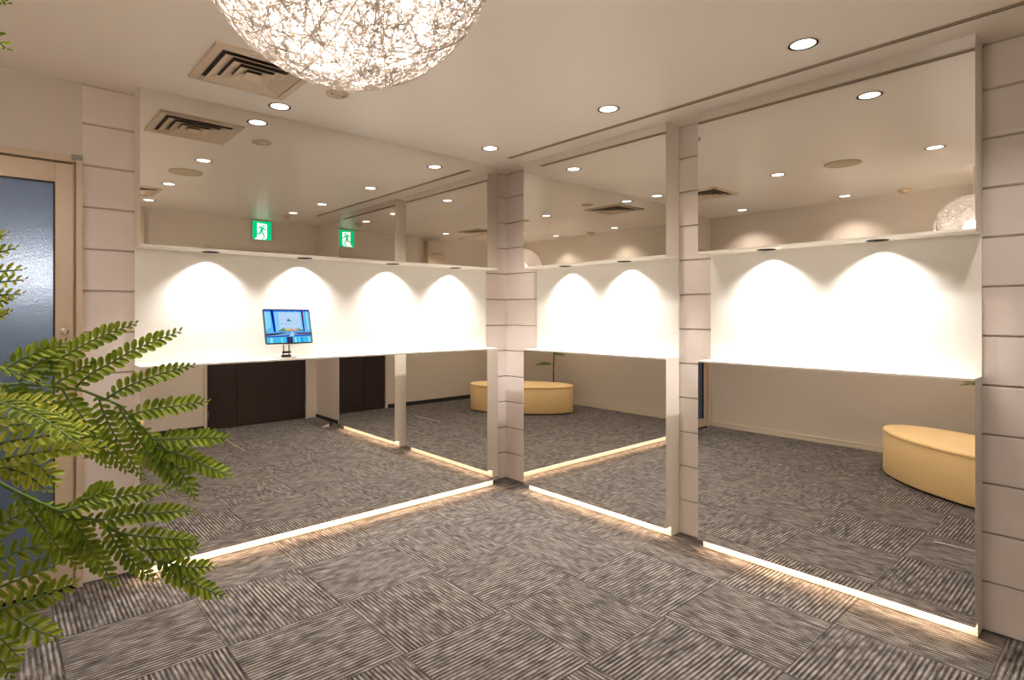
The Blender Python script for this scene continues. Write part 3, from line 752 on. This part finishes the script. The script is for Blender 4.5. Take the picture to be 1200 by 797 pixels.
def fern():
    rnd = random.Random(11)
    base = Vector((-3.25, -2.50, 0))
    t = thing('potted_fern', 'tall potted fern with arching feathery green fronds at the left edge', 'plant', base)
    bm = bmesh.new(); lathe(bm, [(0, 0), (.095, 0), (.10, .006), (.125, .20), (.13, .21), (.13, .225), (.118, .225), (.115, .19), (0, .19)], 40)
    obj('pot', bm, mat('dark_ceramic', (.05, .045, .04), .35, noise=(20, .1)), t, True)
    bm = bmesh.new(); lathe(bm, [(.114, .196), (.06, .203), (0, .206)], 32); obj('soil', bm, mat('potting_soil', (.03, .02, .014), .95, noise=(60, .5), bump=(80, .8, .01)), t, True)
    trunk = [(0, 0, .19), (.008, .004, .55), (-.006, .008, .95), (.004, 0, 1.3), (0, .004, 1.62), (.004, 0, 1.86)]
    bm = bmesh.new(); tl, _ = resample(trunk, 24); tube(bm, tl, [.011-.007*i/23 for i in range(24)], 8); obj('trunk', bm, M_bark, t)
    def frond(rachis, pinnae, leafm, leaf, space, nrm, vee, rad=.0036, attach=None):
        """rachis: points; pinnae: lists of points; all in room coordinates"""
        pts = [Vector(p) for p in rachis]
        if attach is not None: pts = [Vector(attach)] + pts
        line, _ = resample(pts, 22); bm = bmesh.new()
        tube(bm, [p-base for p in line], [rad*(1-.6*i/21) for i in range(22)], 6)
        fo = obj('frond', bm, M_stem, t)
        for pn in pinnae:
            o = obj('pinna', pinna_mesh([Vector(p)-base for p in pn], leaf*rnd.uniform(.93, 1.05), space, nrm, vee, rnd), [leafm, M_stem], fo)
    view = (CAM - W3(100, 480, .85)).normalized()
    at = lambda z: base + Vector((0, 0, z))
    def K(lst, d0, d1, x1=268):    # pixel path to room points, depth growing with distance from the trunk
        return [W3(x, y, d0 + (d1-d0)*min(1.1, max(-.6, x/x1))) for x, y in lst]
    # frond A: the long upper frond
    dA = (.80, .92)
    rA = K([(-60, 470), (0, 451), (43.7, 451.5), (90, 456), (120.5, 466.6), (141.6, 476), (160, 495), (180, 514), (198, 531)], *dA)
    pA = [[(5, 432), (22, 423), (42, 413), (65, 405)], [(22, 448), (38, 432), (56, 415), (75, 402)],
          [(43.7, 450), (55.7, 432.7), (81, 414), (120.5, 393.5), (157, 380)],
          [(89, 454), (105.4, 438.7), (131, 425), (159, 409), (209, 388.8)],
          [(125, 467), (143, 456), (164, 446.7), (195, 436), (224.4, 428.7)],
          [(151, 487.5), (167, 482), (185, 478.5), (213, 475), (241.5, 471)],
          [(183, 515), (210, 514), (240, 513), (266, 513.4)],
          [(192, 527), (212, 533), (234, 543.6), (254, 551), (268.5, 557)],
          [(30, 454), (51, 467), (74, 487), (97, 515), (125, 546)],
          [(72, 455), (84, 473), (98, 491), (111, 510), (130, 532), (148, 551)],
          [(116, 466), (120, 480), (133, 508), (146, 527), (166, 560)],
          [(139, 476), (152, 498), (165.7, 519), (180, 542), (192, 560)],
          [(168, 503), (180, 517.5), (193, 543.6), (208, 573)],
          [(185, 520), (198, 534), (210, 550), (218, 563), (228.5, 584.4)],
          [(5, 453), (20, 462), (36, 470), (55, 478)], [(60, 453), (74, 444), (92, 434), (106, 424)],
          [(10, 456), (30, 474), (48, 486), (70, 505)]]
    def dn(lst, k): return lst
    frond(rA, [K(p, *dA) for p in pA], M_leaf, .0185, .0092, (view+UP*.15).normalized(), .22, attach=at(1.12))
    # frond B: the lower frond reaching the glowing skirting
    dB = (.70, .84)
    rB = K([(-60, 548), (0, 567), (30, 582), (60, 595), (81, 602), (105, 608), (120, 612.6), (135, 621.6), (150, 632), (165, 643), (185, 656), (195, 664)], *dB)
    pB = [[(66, 600), (84, 596.6), (114, 587), (150, 581), (198, 573)], [(100, 608), (120, 609), (150, 603.6), (188, 600.5), (225, 599)],
          [(140, 625), (160, 628), (188, 630), (208, 632), (228, 633)], [(165, 645), (185, 644), (208, 643), (231, 643)],
          [(180, 655), (198, 660), (220, 665), (249.5, 664)], [(190, 660), (203, 671), (220, 681), (240, 690), (258.5, 698)],
          [(45, 590), (57, 601), (81, 620.7), (96, 640), (113, 670)], [(80, 602), (87, 612), (100, 634), (117, 658), (133, 684)],
          [(122, 614), (127.5, 622), (138, 640), (153, 656), (170, 671), (180, 678)],
          [(20, 578), (34, 596), (50, 618), (63, 636), (90, 664)], [(52, 590), (75, 606), (95, 622), (108, 640)],
          [(95, 520+66), (110, 581), (128, 574)]]
    frond(rB, [K(p, *dB) for p in pB], M_leaf, .0175, .0086, (view+UP*.25).normalized(), .25, attach=at(.98))
    # frond C: nearer, yellow green, seen almost edge on
    dC = (.60, .66)
    rC = K([(-90, 560), (-40, 530), (0, 541), (30, 536)], *dC)
    pC = [[(-40, 478), (0, 474), (30, 473), (58, 470)], [(-40, 496), (0, 491), (45, 487), (77, 484)], [(-40, 508), (0, 500), (50, 496), (94, 492)],
          [(-30, 530), (0, 520), (50, 512), (113.7, 504)], [(-10, 541), (25, 534), (70, 528), (125, 525)], [(5, 541), (40, 532), (85, 527), (118, 522)],
          [(-20, 540), (0, 547), (30, 556), (53, 574)], [(20, 545), (35, 543), (52, 552), (62, 567)], [(-30, 560), (0, 552), (25, 562), (40, 572)]]
    frond(rC, [K(p, *dC) for p in pC], M_leafy, .0175, .0100, (view*.7+UP*.75).normalized(), .35, attach=at(1.05))
    # frond D: low, olive, at the bottom left
    dD = (.62, .66)
    rD = K([(-80, 640), (-40, 700), (0, 716), (16, 725.5)], *dD)
    pD = [[(-25, 668), (0, 655), (30, 643), (60, 632)], [(-25, 705), (0, 688), (41, 672), (72, 659)], [(-5, 716), (20, 708), (50, 698), (87, 684)],
          [(5, 718), (22, 727), (44, 739), (66, 747)], [(-25, 735), (0, 748), (10, 757), (19, 768)], [(-20, 640), (0, 617), (14, 608), (30, 599)],
          [(-30, 760), (-8, 768), (2, 775), (10, 790)]]
    frond(rD, [K(p, *dD) for p in pD], M_leafo, .0175, .0098, (view+UP*.2).normalized(), .22, attach=at(.80))
    # frond E: cluster at the left edge beside the glass
    dE = (.68, .70)
    rE = K([(-110, 380), (-60, 330), (-30, 318)], *dE)
    pE = [[(-40, 300), (-18, 285), (7, 275)], [(-40, 315), (-12, 300), (17, 291)], [(-35, 325), (-5, 319), (26, 316)], [(-35, 332), (-5, 331), (27, 328)],
          [(-35, 345), (-5, 346), (24, 344.5)], [(-35, 352), (-8, 354), (15, 351)], [(-35, 362), (-10, 372), (10, 367)]]
    frond(rE, [K(p, *dE) for p in pE], M_leafy, .0125, .0092, (view+UP*.3).normalized(), .2, attach=at(1.30))
    # frond F: the highest tips at the upper left corner
    rF = K([(-120, 120), (-60, 30), (-25, -10)], *dE)
    pF = [[(-60, 30), (-25, 6), (5, -7), (30, -10)], [(-60, 60), (-35, 45), (-12, 42), (6, 56)], [(-45, 20), (-20, -4), (-4, -2), (6, 3)]]
    frond(rF, [K(p, *dE) for p in pF], M_leaf, .0165, .0095, (view+UP*.2).normalized(), .2, attach=at(1.55))
    # the rest of the crown, round the trunk
    for k, (az, z0, ln, rise) in enumerate([(150, 1.15, .12, .10), (255, 1.35, .28, .10), (300, 1.20, .28, .06), (100, 1.40, .24, .12), (215, 1.62, .20, .10),
                                            (60, 1.78, .26, .12), (330, 1.72, .26, .10), (300, .58, .17, .02), (284, .78, .10, .03), (140, .70, .06, .07)]):
        a = math.radians(az); d = Vector((math.cos(a), math.sin(a), 0)); side = Vector((-d.y, d.x, 0))
        r = [at(z0) + d*ln*f + UP*(rise*math.sin(f*2.4)) for f in (0, .25, .5, .75, 1)]
        pn = []
        for j in range(1, 5):
            o = at(z0) + d*ln*(j/5) + UP*(rise*math.sin(j/5*2.4))
            for sg in (-1, 1):
                e = (d*.75 + side*sg*.8).normalized(); l = (.13 if k < 7 else .17)*(1-.12*j)
                pn.append([o, o+e*l*.5+UP*.008, o+e*l-UP*.012])
        o = r[-1]; pn.append([o-d*.02, o+d*.05-UP*.01, o+d*.10-UP*.03])
        frond(r, pn, M_leaf, .0175, .0105, UP if k < 7 else (FWD+UP*.4).normalized(), .1)
fern()
